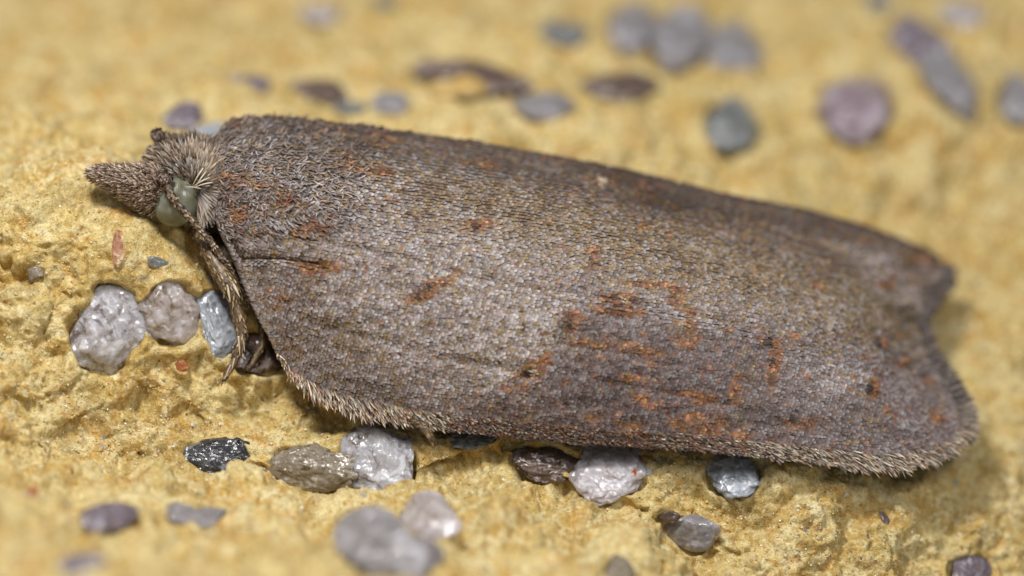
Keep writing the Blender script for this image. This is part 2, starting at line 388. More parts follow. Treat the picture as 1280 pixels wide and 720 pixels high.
GRAINS = [
    # in front and around the moth
    ('quartz_grain', 136, 414, 45, 58, 8, .40, 'grey', 'quartz grain', 'large glassy grey quartz grain left of the row of three below the head'),
    ('quartz_grain', 217, 391, 40, 42, 0, .22, 'pink', 'quartz grain', 'cloudy pinkish grey quartz grain between the large grey one and the blue one'),
    ('quartz_grain', 275, 398, 24, 46, -14, .35, 'blue', 'quartz grain', 'narrow bluish quartz grain standing right beside the moth foreleg'),
    ('dark_grain', 326, 440, 36, 27, 10, .10, 'brown', 'dark grain', 'dark brown grain in the hollow between the foreleg and the wing edge'),
    ('dark_grain', 272, 569, 38, 19, 3, .55, 'black', 'dark grain', 'shiny black angular grain on the ledge below the quartz row'),
    ('quartz_grain', 384, 585, 50, 24, 6, .55, 'tan', 'quartz grain', 'flat brown translucent grain in the groove, left of the grey one it touches'),
    ('quartz_grain', 473, 574, 47, 36, -8, .55, 'grey', 'quartz grain', 'glassy grey grain in the groove under the wing edge, touching the flat brown one'),
    ('quartz_grain', 141, 641, 27, 18, 0, .6, 'purple', 'quartz grain', 'small dark purple-grey grain on the blurred lower left ledge'),
    ('quartz_grain', 227, 636, 15, 12, 0, .6, 'lilac', 'quartz grain', 'small pale grain, left one of a touching pair at lower left'),
    ('quartz_grain', 259, 637, 19, 10, -8, .6, 'lilac', 'quartz grain', 'small flatter grain, right one of a touching pair at lower left'),
    ('quartz_grain', 106, 709, 28, 14, 0, .5, 'purple', 'quartz grain', 'dark blurred grain at the bottom edge in the left corner'),
    ('quartz_grain', 470, 680, 50, 40, 15, .6, 'lilac', 'quartz grain', 'largest blurred lilac-grey grain in the foreground at bottom centre'),
    ('quartz_grain', 522, 700, 24, 26, 0, .5, 'lilac', 'quartz grain', 'blurred lilac grain against the right side of the large foreground one'),
    ('quartz_grain', 539, 641, 33, 28, -10, .6, 'pink', 'quartz grain', 'blurred mauve-grey grain above and right of the large foreground one'),
    ('dark_grain', 684, 575, 46, 19, 6, .4, 'brown', 'dark grain', 'long dark brown shiny grain touching the clear white one below the wing'),
    ('quartz_grain', 762, 583, 42, 34, 12, .62, 'white', 'quartz grain', 'clear white quartz grain with rust flecks just below the wing edge'),
    ('quartz_grain', 918, 588, 34, 26, 5, .45, 'blue', 'quartz grain', 'blue-grey grain half hidden under the wing edge at the right'),
    ('quartz_grain', 860, 664, 36, 19, 8, .6, 'lilac', 'quartz grain', 'oval glossy grey grain on the lower right slope touching a tiny dark one'),
    ('quartz_grain', 778, 709, 18, 15, 0, .6, 'tan', 'quartz grain', 'round olive-brown grain at the bottom edge right of centre'),
    ('quartz_grain', 1219, 712, 29, 20, 0, .6, 'purple', 'quartz grain', 'dark purplish grey grain in the bottom right corner'),
    ('dark_grain', 592, 545, 28, 10, 0, .5, 'slate', 'dark grain', 'small slate grain peeping out under the middle of the wing edge'),
    ('dark_grain', 834, 646, 12, 7, 0, .3, 'brown', 'dark grain', 'tiny dark brown grain just above the oval grey one on the slope'),
    ('dark_grain', 43, 343, 10, 8, 0, .5, 'tan', 'quartz grain', 'tiny brown translucent grain with a bright glint near the left edge'),
    ('dark_grain', 199, 327, 13, 6, 12, .3, 'slate', 'dark grain', 'tiny slate-blue chip in the stone below the eye'),
    ('red_fragment', 148, 312, 8, 20, -4, .2, 'red', 'brick fragment', 'thin upright brick-red fragment below the moth palps'),
    ('rust_grain', 228, 459, 8, 7, 20, .3, 'rust', 'rust grain', 'small rust-red grain on the lump below the pinkish quartz'),
    ('rust_grain', 913, 680, 13, 3.5, 28, .5, 'rust', 'rust grain', 'thin orange splinter right of the oval grey grain on the slope'),
    ('rust_grain', 41, 613, 7, 6, 0, .4, 'rust', 'rust grain', 'small blurred orange speck at the far lower left'),
    ('dark_grain', 1106, 648, 5, 9, -30, .3, 'brown', 'dark grain', 'tiny dark brown sliver on the slope below the wing tip'),
    # behind the moth
    ('quartz_grain', 230, 142, 23, 15, -15, .6, 'purple', 'quartz grain', 'blurred dark purple grain just above the moth head'),
    ('quartz_grain', 266, 160, 22, 9, -10, .6, 'blue', 'quartz grain', 'pale blue grain peeping out behind the neck of the moth'),
    ('quartz_grain', 315, 104, 24, 12, 5, .6, 'purple', 'quartz grain', 'small blurred grey grain left of the dark brown one behind the shoulder'),
    ('dark_grain', 400, 108, 36, 14, 10, .6, 'brown', 'dark grain', 'blurred dark brown flat grain behind the shoulder of the moth'),
    ('quartz_grain', 438, 126, 20, 9, 0, .5, 'slate', 'quartz grain', 'small grey grain at the right end of the dark brown one behind the shoulder'),
    ('quartz_grain', 487, 123, 24, 13, 0, .6, 'lilac', 'quartz grain', 'pale lilac grain between the brown grains behind the moth'),
    ('dark_grain', 600, 96, 66, 21, 8, .5, 'brown', 'dark grain', 'widest dark brown grain behind the moth, with an ochre lump in front'),
    ('ochre_grain', 577, 104, 34, 14, 0, 1.7, 'ochre', 'stone lump', 'ochre lump resting against the widest dark brown grain'),
    ('quartz_grain', 679, 130, 36, 16, 0, .6, 'lilac', 'quartz grain', 'pale lilac grain right below the widest dark brown one'),
    ('dark_grain', 775, 104, 45, 21, -6, .6, 'brown', 'dark grain', 'blurred brown-grey angular grain behind the middle of the wing'),
    ('quartz_grain', 705, 41, 32, 16, 10, .6, 'slate', 'quartz grain', 'blurred blue-grey grain near the top, left of the lilac cluster'),
    ('quartz_grain', 786, 34, 30, 32, 0, .5, 'lilac', 'quartz grain', 'left grain of the blurred lilac cluster at the top'),
    ('quartz_grain', 846, 48, 40, 42, 0, .5, 'lilac', 'quartz grain', 'middle and largest grain of the blurred lilac cluster at the top'),
    ('quartz_grain', 918, 56, 36, 34, -20, .5, 'lilac', 'quartz grain', 'right grain of the blurred lilac cluster at the top'),
    ('dark_grain', 920, 157, 34, 34, 0, .5, 'slate', 'dark grain', 'blurred blue-green slate grain just above the wing ridge'),
    ('quartz_grain', 1070, 131, 45, 44, 0, .55, 'mauve', 'quartz grain', 'large round mauve grain right of the slate one above the wing'),
    ('dark_grain', 1150, 52, 42, 27, 22, .5, 'purple', 'dark grain', 'dark purple grain at upper right, joined to the long grey one'),
    ('quartz_grain', 1190, 102, 30, 46, -28, .5, 'lilac', 'quartz grain', 'long tilted grey grain below the dark purple one at upper right'),
    ('quartz_grain', 1275, 121, 27, 32, 0, .5, 'lilac', 'quartz grain', 'pale lilac grain cut by the right edge of the photograph'),
    ('quartz_grain', 400, 14, 24, 14, 0, .5, 'pink', 'quartz grain', 'faint pinkish grain near the top left of centre'),
    ('quartz_grain', 1206, 16, 30, 17, 0, .5, 'pink', 'quartz grain', 'faint pale pink grain at the top near the right corner'),
    ('dark_grain', 1099, 5, 14, 13, 0, .5, 'slate', 'dark grain', 'faint grey-green grain on the top edge left of the dark purple one'),
    ('dark_grain', 481, 3, 14, 8, 0, .5, 'slate', 'dark grain', 'faint grey grain on the top edge left of centre'),
]

RIM = []
def build_stone():
    def axis(a, b, lo, hi, step, n_out):
        t = np.linspace(0, 1, n_out) ** 1.6
        return np.concatenate([(a + (lo - a) * (1 - t))[:-1] if False else (lo - (lo - a) * t[::-1])[:-1], np.arange(lo, hi, step), hi + (b - hi) * t])
    xs = axis(-650, 1930, -40, 1320, 1.7, 60); ys = axis(-620, 1150, -30, 750, 1.6, 50)
    X, Y = np.meshgrid(xs, ys, indexing='ij')
    w = stone_w(X, Y)
    # creases and lips of the crust
    for line, wd, dp in [([(-60, 310), (0, 325), (40, 365), (62, 388), (100, 372)], 9, .10),
                         ([(60, 388), (52, 430), (70, 470)], 9, .05),
                         ([(100, 540), (170, 500), (215, 505), (240, 530)], 12, .06),
                         ([(0, 505), (60, 510), (120, 490)], 12, .06),
                         ([(700, 610), (760, 632), (800, 640)], 8, .05),
                         ([(655, 560), (640, 552), (600, 560), (560, 580)], 7, .05),
                         ([(205, 290), (240, 315), (262, 345)], 12, .12)]:
        w = w - dp * np.exp(-(polydist(X, Y, line) / wd) ** 2)
    B = P(X, Y, w)
    gx = np.gradient(B, axis=0); gy = np.gradient(B, axis=1)
    N = nrm(np.cross(gy, gx))
    N = N * np.sign(-(N @ FWD))[..., None]
    # relief of the crust: lumps, granules, pits
    q = B.copy()
    lump = fbm(q * 0.75, 3)
    bil = 1 - np.abs(noise3(q * 1.35 + 5)) * 2.2
    bil2 = 1 - np.abs(noise3(q * 4.1 + 9)) * 2.2
    gran = fbm(q * 9.0 + 3, 3, 0.6)
    d = 0.25 * lump - 0.125 * bil.clip(-.5, 1) - 0.060 * bil2.clip(-.5, 1) + 0.030 * gran
    d = d - 0.16 * np.clip(noise3(q * 7 + 31) - 0.40, 0, 1) - 0.22 * np.clip(noise3(q * 3.3 + 61) - 0.48, 0, 1)
    mask = np.zeros_like(w); sock = np.zeros_like(w)
    for g in GRAINS:
        _, cx, cy, rx, ry, rot, pr = g[:7]
        a = rad(-rot); dx, dy = X - cx, Y - cy
        u = (dx * math.cos(a) - dy * math.sin(a)) / rx; v = (dx * math.sin(a) + dy * math.cos(a)) / ry
        r = np.sqrt(u * u + v * v)
        near = r < 2.2
        rn = r[near] * (1 + 0.24 * noise3(B[near] * 2.6 + cx) + 0.09 * noise3(B[near] * 9 + cx))
        mask[near] = np.maximum(mask[near], 1 / (1 + np.exp((rn - 1.35) * 9)))
        c = min(rx, ry) / 100
        sock[near] = np.maximum(sock[near], (0.06 + 0.40 * c) * min(1, (c / .14) ** 2) / (1 + np.exp((rn - 0.99) * 30 * max(min(c / .3, 1), .5))))
    calm = 1 / (1 + np.exp((polydist(X, Y, [(230, 260), (300, 300), (500, 400), (800, 450), (1120, 480)]) - 110) / 12))
    d0 = d * (1 - 0.6 * mask) * (1 - 0.75 * calm); d = d0 - sock
    RIM.extend([X, Y, N, d0])
    V = (B + N * d[..., None]).reshape(-1, 3)
    o = mesh_obj('ground', V, grid_faces(len(xs), len(ys)), M_STONE)
    tag(o, kind='structure')
    # crystalline sand of the crust: single tiny grains stuck to the stone
    rng = np.random.default_rng(11); n = 24000
    gx_ = rng.uniform(-30, 1310, n); gy_ = rng.uniform(185, 745, n)
    gy_ = np.where(rng.random(n) < .25, rng.uniform(400, 700, n), gy_)
    i = np.searchsorted(xs, gx_).clip(1, len(xs) - 1); j = np.searchsorted(ys, gy_).clip(1, len(ys) - 1)
    ok = (mask[i, j] < .5) & (noise3(B[i, j] * 2.3 + 40) + rng.normal(0, .35, n) > -.15)
    i, j = i[ok], j[ok]; n = len(i)
    p = (B + N * d[..., None])[i, j]; nn = N[i, j]
    oc = np.array([[1, 0, 0], [-1, 0, 0], [0, 1, 0], [0, -1, 0], [0, 0, 1], [0, 0, -1.]])
    of = np.array([[0, 2, 4], [2, 1, 4], [1, 3, 4], [3, 0, 4], [2, 0, 5], [1, 2, 5], [3, 1, 5], [0, 3, 5]])
    A = rng.normal(size=(n, 3, 3)); qm, _ = np.linalg.qr(A)
    size = np.exp(rng.normal(math.log(.012), .42, n)).clip(.006, .030)
    Vg = np.einsum('ij,njk->nik', oc, qm) * rng.uniform(.7, 1.2, (n, 6, 1)) * size[:, None, None]
    Vg = Vg + (p + nn * (size * .25)[:, None])[:, None]
    pal = np.array([[.60, .47, .20], [.70, .60, .36], [.56, .33, .09], [.74, .68, .52], [.34, .22, .08], [.66, .66, .62]])
    cc = pal[rng.choice(6, n, p=[.36, .26, .14, .12, .06, .06])] * np.exp(rng.normal(0, .12, (n, 1)))
    m, nt, b = new_mat('sand_crystal'); at_ = node(nt, 'ShaderNodeAttribute', attribute_name='tint'); nt.links.new(at_.outputs['Color'], b.inputs['Base Color'])
    b.inputs['Roughness'].default_value = .5; b.inputs['Specular IOR Level'].default_value = .4
    g = mesh_obj('sand_grains', Vg.reshape(-1, 3), (of[None] + (np.arange(n) * 6)[:, None, None]).reshape(-1, 3), m, o, smooth=False, col=np.repeat(cc, 6, 0))
    g['kind'] = 'stuff'
build_stone()

# ------------------------------------------------------------------ grains
def icosphere(sub):
    t = (1 + 5 ** .5) / 2
    v = [(-1, t, 0), (1, t, 0), (-1, -t, 0), (1, -t, 0), (0, -1, t), (0, 1, t), (0, -1, -t), (0, 1, -t), (t, 0, -1), (t, 0, 1), (-t, 0, -1), (-t, 0, 1)]
    f = [(0, 11, 5), (0, 5, 1), (0, 1, 7), (0, 7, 10), (0, 10, 11), (1, 5, 9), (5, 11, 4), (11, 10, 2), (10, 7, 6), (7, 1, 8), (3, 9, 4), (3, 4, 2), (3, 2, 6), (3, 6, 8), (3, 8, 9), (4, 9, 5), (2, 4, 11), (6, 2, 10), (8, 6, 7), (9, 8, 1)]
    v = [np.array(x, float) / np.linalg.norm(x) for x in v]
    for _ in range(sub):
        c = {}; nf = []
        def m(a, b):
            k = (min(a, b), max(a, b))
            if k not in c:
                p = v[a] + v[b]; v.append(p / np.linalg.norm(p)); c[k] = len(v) - 1
            return c[k]
        for a, b, d in f:
            x, y, z = m(a, b), m(b, d), m(d, a); nf += [(a, x, z), (b, y, x), (d, z, y), (x, y, z)]
        f = nf
    return np.array(v), np.array(f)
ICO = {4: icosphere(4), 5: icosphere(5), 3: icosphere(3)}

def grain(i, name, px, py, rx, ry, rot, proud, kind, cat, label):
    rng = np.random.default_rng(100 + i)
    sharp = 200 < py < 625 and max(rx, ry) > 22
    D, F = ICO[5 if sharp else 4 if max(rx, ry) > 12 else 3]
    # broken faces: soft minimum over random planes
    k = rng.normal(size=(16, 3)); k /= np.linalg.norm(k, axis=1)[:, None]
    h = rng.uniform(0.80, 1.0, 16)
    q = np.clip(D @ k.T, 1e-3, None) / h
    r = 1 / (np.sum(q ** 9, axis=1) ** (1 / 9))
    r = np.clip(r, 0, 1.18)
    off = i * 7.7
    r = r * (1 + 0.08 * fbm(D * 1.6 + off, 2) + (0.02 * (np.abs(noise3(D * 4.2 + off)) - .3)) + 0.006 * noise3(D * 11 + off))
    if name == 'red_fragment' or kind == 'rust': r = r * (1 + 0.12 * noise3(D * 3 + off))
    if sharp:
        cell = fbm(D * 2.6 + off * 1.3, 2); r = r * (1 + 0.05 * np.tanh(cell * 5))
    a, b = rx / 100 * 1.12, ry / 100 * 1.12; c = min(a, b) * 0.62
    V = D * r[:, None] * np.array([a, b, c])
    t = rad(rot); ct, st = math.cos(t), math.sin(t)
    vx = V[:, 0] * ct + V[:, 1] * st; vy = -V[:, 0] * st + V[:, 1] * ct
    # local slope of the stone: the grain lies in its plane and stands out of it a little
    sy = float(stone_w(px, py + 10) - stone_w(px, py - 10)) / 0.2; sx = float(stone_w(px + 10, py) - stone_w(px - 10, py)) / 0.2
    cy, cx = np.clip(sy, -.9, .9), np.clip(sx, -.9, .9)
    w0 = float(stone_w(px, py)) + (proud - (1.12 if c > .07 else .5)) * c + np.clip(sy - cy, 0, 2.5) * b * 0.55
    o0 = P(px, py, w0)
    X, Y, Nn, d0 = RIM; rr_ = np.hypot((X - px) / rx, (Y - py) / ry); k_ = (rr_ > .9) & (rr_ < 1.35)
    o0 = o0 + (Nn[k_] * d0[k_][:, None]).mean(0)
    W = o0 + vx[:, None] * RGT + vy[:, None] * UPV - (V[:, 2:3] + (cx * vx - cy * vy)[:, None]) * FWD
    kd = dict(KINDS[kind])
    o = mesh_obj(name, W, F, quartz_mat(**kd), None, smooth=True, origin=o0)
    tag(o, label, cat, G if name == 'quartz_grain' else None)
for i, g in enumerate(GRAINS): grain(i, *g)

# ------------------------------------------------------------------ the moth
moth = bpy.data.objects.new('moth', None); COL.objects.link(moth)
moth.location = Vector(P(640, 480, -0.8)); moth.empty_display_size = 0.2
tag(moth, 'grey-brown moth with rust flecked wings folded like a roof, resting on the yellow stone', 'moth')
bpy.context.view_layer.update()
MINV = Matrix.Translation(-Vector(moth.location))
class Part:  # children are written in place coordinates and shifted into the moth's
    pass
def child(o, parent=moth):
    o.parent = parent
    o.matrix_parent_inverse = (MINV if parent is moth else Matrix.Identity(4))
    return o

# body: head, thorax and abdomen as one skin
BP = [(170, 228, -.50, .04), (177, 229, -.5, .22), (190, 230, -.5, .38), (212, 228, -.5, .50), (240, 226, -.5, .55), (262, 227, -.55, .50),
      (282, 234, -.65, .50), (320, 250, -.85, .68), (400, 285, -1.15, .88), (520, 320, -1.35, .9), (700, 360, -1.45, .75), (860, 400, -1.6, .5), (960, 425, -1.8, .25), (1000, 432, -1.85, .04)]
bp = np.array(BP)
BV, BF = loft(P(bp[:, 0], bp[:, 1], bp[:, 2]), bp[:, 3], 40, 140)
body = child(mesh_obj('body', BV, BF, M_SKIN))

# forewing surface
C_BOT = smooth_curve([(352, 452), (378, 482), (425, 506), (480, 522), (560, 536), (640, 545), (720, 553), (800, 558), (880, 563), (960, 571), (1050, 580), (1125, 581), (1178, 566), (1204, 536)])
C_TOP = smooth_curve([(276, 160), (296, 149), (340, 146), (400, 152), (500, 165), (600, 180), (700, 197), (800, 218), (900, 243), (1000, 263), (1080, 285), (1140, 308), (1186, 336)])
C_LEF = smooth_curve([(352, 452), (336, 420), (318, 388), (302, 352), (290, 322), (277, 296), (269, 268), (274, 238), (269, 208), (268, 182), (276, 160)])
C_RIG = smooth_curve([(1204, 536), (1200, 505), (1188, 484), (1176, 462), (1161, 440), (1158, 420), (1150, 400), (1166, 380), (1170, 366), (1184, 356), (1186, 336)])
def at(c, s):
    x = np.clip(s, 0, 1) * (len(c) - 1); i = np.minimum(x.astype(int), len(c) - 2); f = (x - i)[..., None]
    return c[i] * (1 - f) + c[i + 1] * f
def wing_px(s, t):
    s, t = np.broadcast_arrays(np.asarray(s, float), np.asarray(t, float))
    S1, T1 = s[..., None], t[..., None]
    a = (1 - T1) * at(C_BOT, s) + T1 * at(C_TOP, s)
    b = (1 - S1) * at(C_LEF, t) + S1 * at(C_RIG, t)
    c = (1 - S1) * (1 - T1) * C_BOT[0] + S1 * (1 - T1) * C_BOT[-1] + (1 - S1) * T1 * C_TOP[0] + S1 * T1 * C_TOP[-1]
    q = a + b - c
    return q[..., 0], q[..., 1]
wing_base = tps([
    (352, 455, .02), (425, 506, .12), (560, 535, .32), (720, 552, .42), (880, 563, .38), (1050, 580, .1), (1204, 536, -.9),
    (300, 350, .12), (270, 268, .18), (270, 220, .08), (272, 180, -.35), (276, 158, -.75), (300, 300, .30), (330, 240, .22), (330, 190, -.15), (340, 146, -.95),
    (400, 400, .38), (500, 350, .42), (450, 250, .15), (450, 190, -.4), (450, 158, -1.05), (500, 460, .42), (640, 480, .5),
    (600, 260, -.02), (600, 205, -.65), (600, 180, -1.35), (700, 380, .42), (700, 290, .02), (720, 225, -.75), (720, 200, -1.5),
    (850, 480, .42), (850, 380, .15), (850, 290, -.5), (860, 250, -1.2), (860, 232, -1.9), (1000, 500, .12), (1000, 420, -.2), (1000, 340, -.9), (1000, 285, -1.7), (1000, 262, -2.4),
    (1100, 520, -.3), (1100, 440, -.8), (1100, 360, -1.6), (1100, 310, -2.3), (1100, 292, -2.8), (1186, 336, -3.2), (1155, 410, -2.3), (1190, 480, -1.5)])
CREASES = [([(745, 372), (850, 392), (950, 415), (1030, 445), (1110, 480), (1190, 512)], 5, -.032),
           ([(755, 384), (850, 404), (950, 428), (1030, 458)], 7, .03),
           ([(1010, 300), (1060, 330), (1110, 375), (1150, 440)], 9, -.08), ([(1030, 320), (1090, 378), (1130, 440)], 8, .05),
           ([(288, 300), (300, 322), (345, 322), (400, 330)], 4, -.07), ([(342, 291), (356, 292), (372, 298), (392, 301)], 3, -.035),
           ([(275, 255), (320, 262), (400, 250), (470, 215), (500, 190)], 7, -.035),
           ([(400, 300), (600, 350), (760, 375)], 7, -.03), ([(380, 400), (520, 440), (660, 470)], 8, -.03), ([(700, 430), (900, 470), (1080, 520), (1170, 545)], 6, -.018), ([(720, 470), (900, 505), (1060, 550)], 6, -.015), ([(560, 240), (700, 272), (880, 320), (1030, 400)], 9, -.03), ([(620, 200), (720, 226), (840, 262), (960, 288), (1060, 318), (1100, 340)], 6, -.06), ([(1090, 415), (1120, 458), (1160, 480), (1195, 492)], 7, -.09), ([(1100, 400), (1140, 445), (1180, 465)], 6, .06), ([(1120, 330), (1145, 365), (1152, 405)], 7, .09), ([(1140, 330), (1170, 360)], 6, -.07), ([(430, 250), (560, 268), (700, 300)], 7, -.025)]
def wing_w(px, py):
    w = wing_base(px, py)
    for line, wd, dp in CREASES:
        w = w + dp * np.exp(-(polydist(px, py, line) / wd) ** 2)
    q = np.stack([px / 100, py / 100 * 1.6, np.zeros_like(px)], -1)
    tail = np.clip((px - 1060) / 90, 0, 1) * np.clip((500 - py) / 60, 0, 1)
    return w + 0.030 * noise3(q * 1.5 + 4) + 0.014 * noise3(q * 5 + 8) + tail * (.13 * noise3(q * 2.7 + 14) + .06 * noise3(q * 6 + 3))
def wing_P(s, t):
    x, y = wing_px(s, t); return P(x, y, wing_w(x, y))

ns, nt_ = 240, 90
s_, t_ = np.meshgrid(np.linspace(0, 1, ns), np.linspace(0, 1, nt_), indexing='ij')
WV = wing_P(s_, t_)
fw = child(mesh_obj('forewing', WV.reshape(-1, 3), grid_faces(ns, nt_), M_WING))
fw['label'] = 'near forewing facing the lens'
sm = fw.modifiers.new('thickness', 'SOLIDIFY'); sm.thickness = 0.03; sm.offset = 1 if False else 0
# far forewing: from the ridge down behind
ridge = wing_P(np.linspace(0, 1, 160), np.full(160, 1.0))
prof = np.linspace(0, 1, 40)[None, :, None]
drop = np.interp(np.linspace(0, 1, 160), [0, .2, .6, 1], [1.7, 2.2, 2.0, 0.9])[:, None, None]
FV = ridge[:, None] + drop * ((-UPV * 0.8 + FWD * 0.62) * prof + FWD * 0.32 * np.sin(prof * np.pi * .9)) + 0.0
FV = FV + 0.04 * noise3(FV * 1.5)[..., None] * UPV - UPV * 0.012
ffw = child(mesh_obj('forewing', FV.reshape(-1, 3), grid_faces(160, 40), M_WING))
ffw['label'] = 'far forewing sloping away behind the back ridge'

# ---- wing colours
def ell(x, y, cx, cy, rx, ry, rot=0):
    a = rad(rot); dx, dy = x - cx, y - cy
    u = (dx * math.cos(a) + dy * math.sin(a)) / rx; v = (-dx * math.sin(a) + dy * math.cos(a)) / ry
    return np.exp(-(u * u + v * v) ** 1.3)
RUST = [(302, 228, 34, 8, 5, .62), (296, 270, 20, 13, -30, .52), (345, 243, 18, 5, 10, .45), (325, 292, 20, 5, 0, .45), (283, 250, 7, 24, 0, .4), (385, 286, 24, 9, -15, .8), (455, 212, 32, 6, 6, .8), (430, 196, 20, 6, 0, .5), (345, 255, 30, 9, -10, .5),
        (395, 333, 30, 8, -2, .95), (345, 372, 26, 14, 20, .35), (538, 356, 34, 8, -25, .95), (522, 368, 18, 9, -20, .8), (592, 281, 20, 9, 0, .7), (735, 322, 10, 20, 10, .6),
        (710, 400, 14, 12, 20, .9), (662, 460, 30, 9, -32, .9), (645, 482, 20, 7, -10, .6), (770, 375, 22, 10, 10, .8), (768, 388, 34, 5, 3, .8), (805, 354, 34, 5, 3, .8), (840, 370, 14, 10, 50, .8), (856, 395, 8, 18, -15, .8),
        (858, 428, 22, 8, 15, .8), (780, 432, 40, 6, 8, .65), (730, 425, 22, 5, 0, .6), (815, 446, 26, 6, 20, .5), (962, 456, 7, 26, 12, .9), (915, 488, 8, 16, 10, .85), (868, 496, 24, 8, 15, .8), (800, 500, 24, 9, 10, .6),
        (730, 466, 16, 6, 20, .5), (785, 470, 16, 5, 0, .6), (870, 528, 34, 14, 10, .65), (782, 540, 26, 12, 0, .75), (900, 545, 40, 10, 5, .5), (740, 520, 20, 7, 0, .5), (1086, 485, 8, 15, 10, .8), (1104, 520, 12, 10, 20, .7), (1165, 522, 12, 10, 0, .6),
        (1103, 348, 11, 12, 0, .7), (1140, 324, 18, 6, 10, .7), (1020, 357, 10, 6, 0, .7), (1075, 300, 10, 6, 0, .5), (790, 232, 50, 8, 12, .7), (820, 252, 30, 9, 15, .7), (745, 226, 18, 7, 10, .5), (595, 206, 24, 6, 8, .7), (465, 176, 40, 8, 8, .6), (690, 198, 26, 5, 10, .6),
        (800, 282, 10, 6, 0, .5), (960, 385, 8, 5, 0, .4), (1000, 530, 30, 10, 0, .4), (700, 535, 40, 8, 0, .45), (1125, 455, 10, 8, 0, .5), (990, 420, 12, 6, 0, .4), (530, 408, 16, 14, -30, .25)]
DARK = [(590, 284, 7, 6, 0, .9), (520, 365, 14, 6, -20, .6), (475, 388, 14, 5, 30, .5), (533, 410, 16, 16, -30, .35), (700, 405, 9, 14, 20, .7), (648, 470, 20, 6, -30, .6), (765, 384, 12, 5, 0, .8), (395, 326, 20, 4, 0, .6), (958, 475, 6, 5, 0, .8), (960, 428, 10, 5, 0, .7),
        (820, 250, 54, 13, 14, .7), (780, 226, 50, 9, 12, .6), (880, 262, 50, 10, 14, .4), (735, 330, 7, 6, 0, .4), (740, 540, 110, 20, 2, .30), (960, 520, 110, 14, 6, .25), (1110, 540, 50, 10, 0, .25), (460, 480, 60, 14, 20, .35), (1097, 428, 8, 8, 0, .6), (1040, 350, 40, 10, 40, .3)]
PALE = [(635, 425, 60, 60, -30, .5), (520, 440, 90, 50, 20, .2), (560, 330, 80, 36, 0, .08), (610, 350, 60, 30, 0, .08), (1085, 318, 44, 9, 14, .55), (1110, 350, 50, 20, 35, .35), (1172, 372, 16, 26, 20, .45), (1130, 366, 8, 8, 0, .6), (770, 371, 7, 6, 0, .8), (661, 466, 5, 5, 0, .9), (850, 400, 50, 10, 10, .25), (1050, 470, 60, 22, 10, .3), (445, 235, 60, 22, -10, .3), (320, 190, 50, 30, 0, .2), (350, 280, 30, 14, 0, .25), (740, 224, 16, 5, 0, .5), (1170, 350, 14, 8, 0, .4), (690, 395, 20, 30, 0, .3), (500, 355, 90, 60, 0, .12), (780, 410, 40, 8, 0, .12)]
_fr = np.random.default_rng(5); FLECK = []
while len(FLECK) < 95:
    fx, fy = _fr.uniform(600, 1190), _fr.uniform(395, 560)
    if fx > 700 - (fy - 395) * 1.0: FLECK.append((fx, fy, _fr.uniform(5, 13), _fr.uniform(2.5, 5), _fr.uniform(0, 30), _fr.uniform(.35, .75)))
for _ in range(34): FLECK.append((_fr.uniform(300, 1120), _fr.uniform(170, 360), _fr.uniform(4, 10), _fr.uniform(2, 4), _fr.uniform(0, 30), _fr.uniform(.3, .6)))
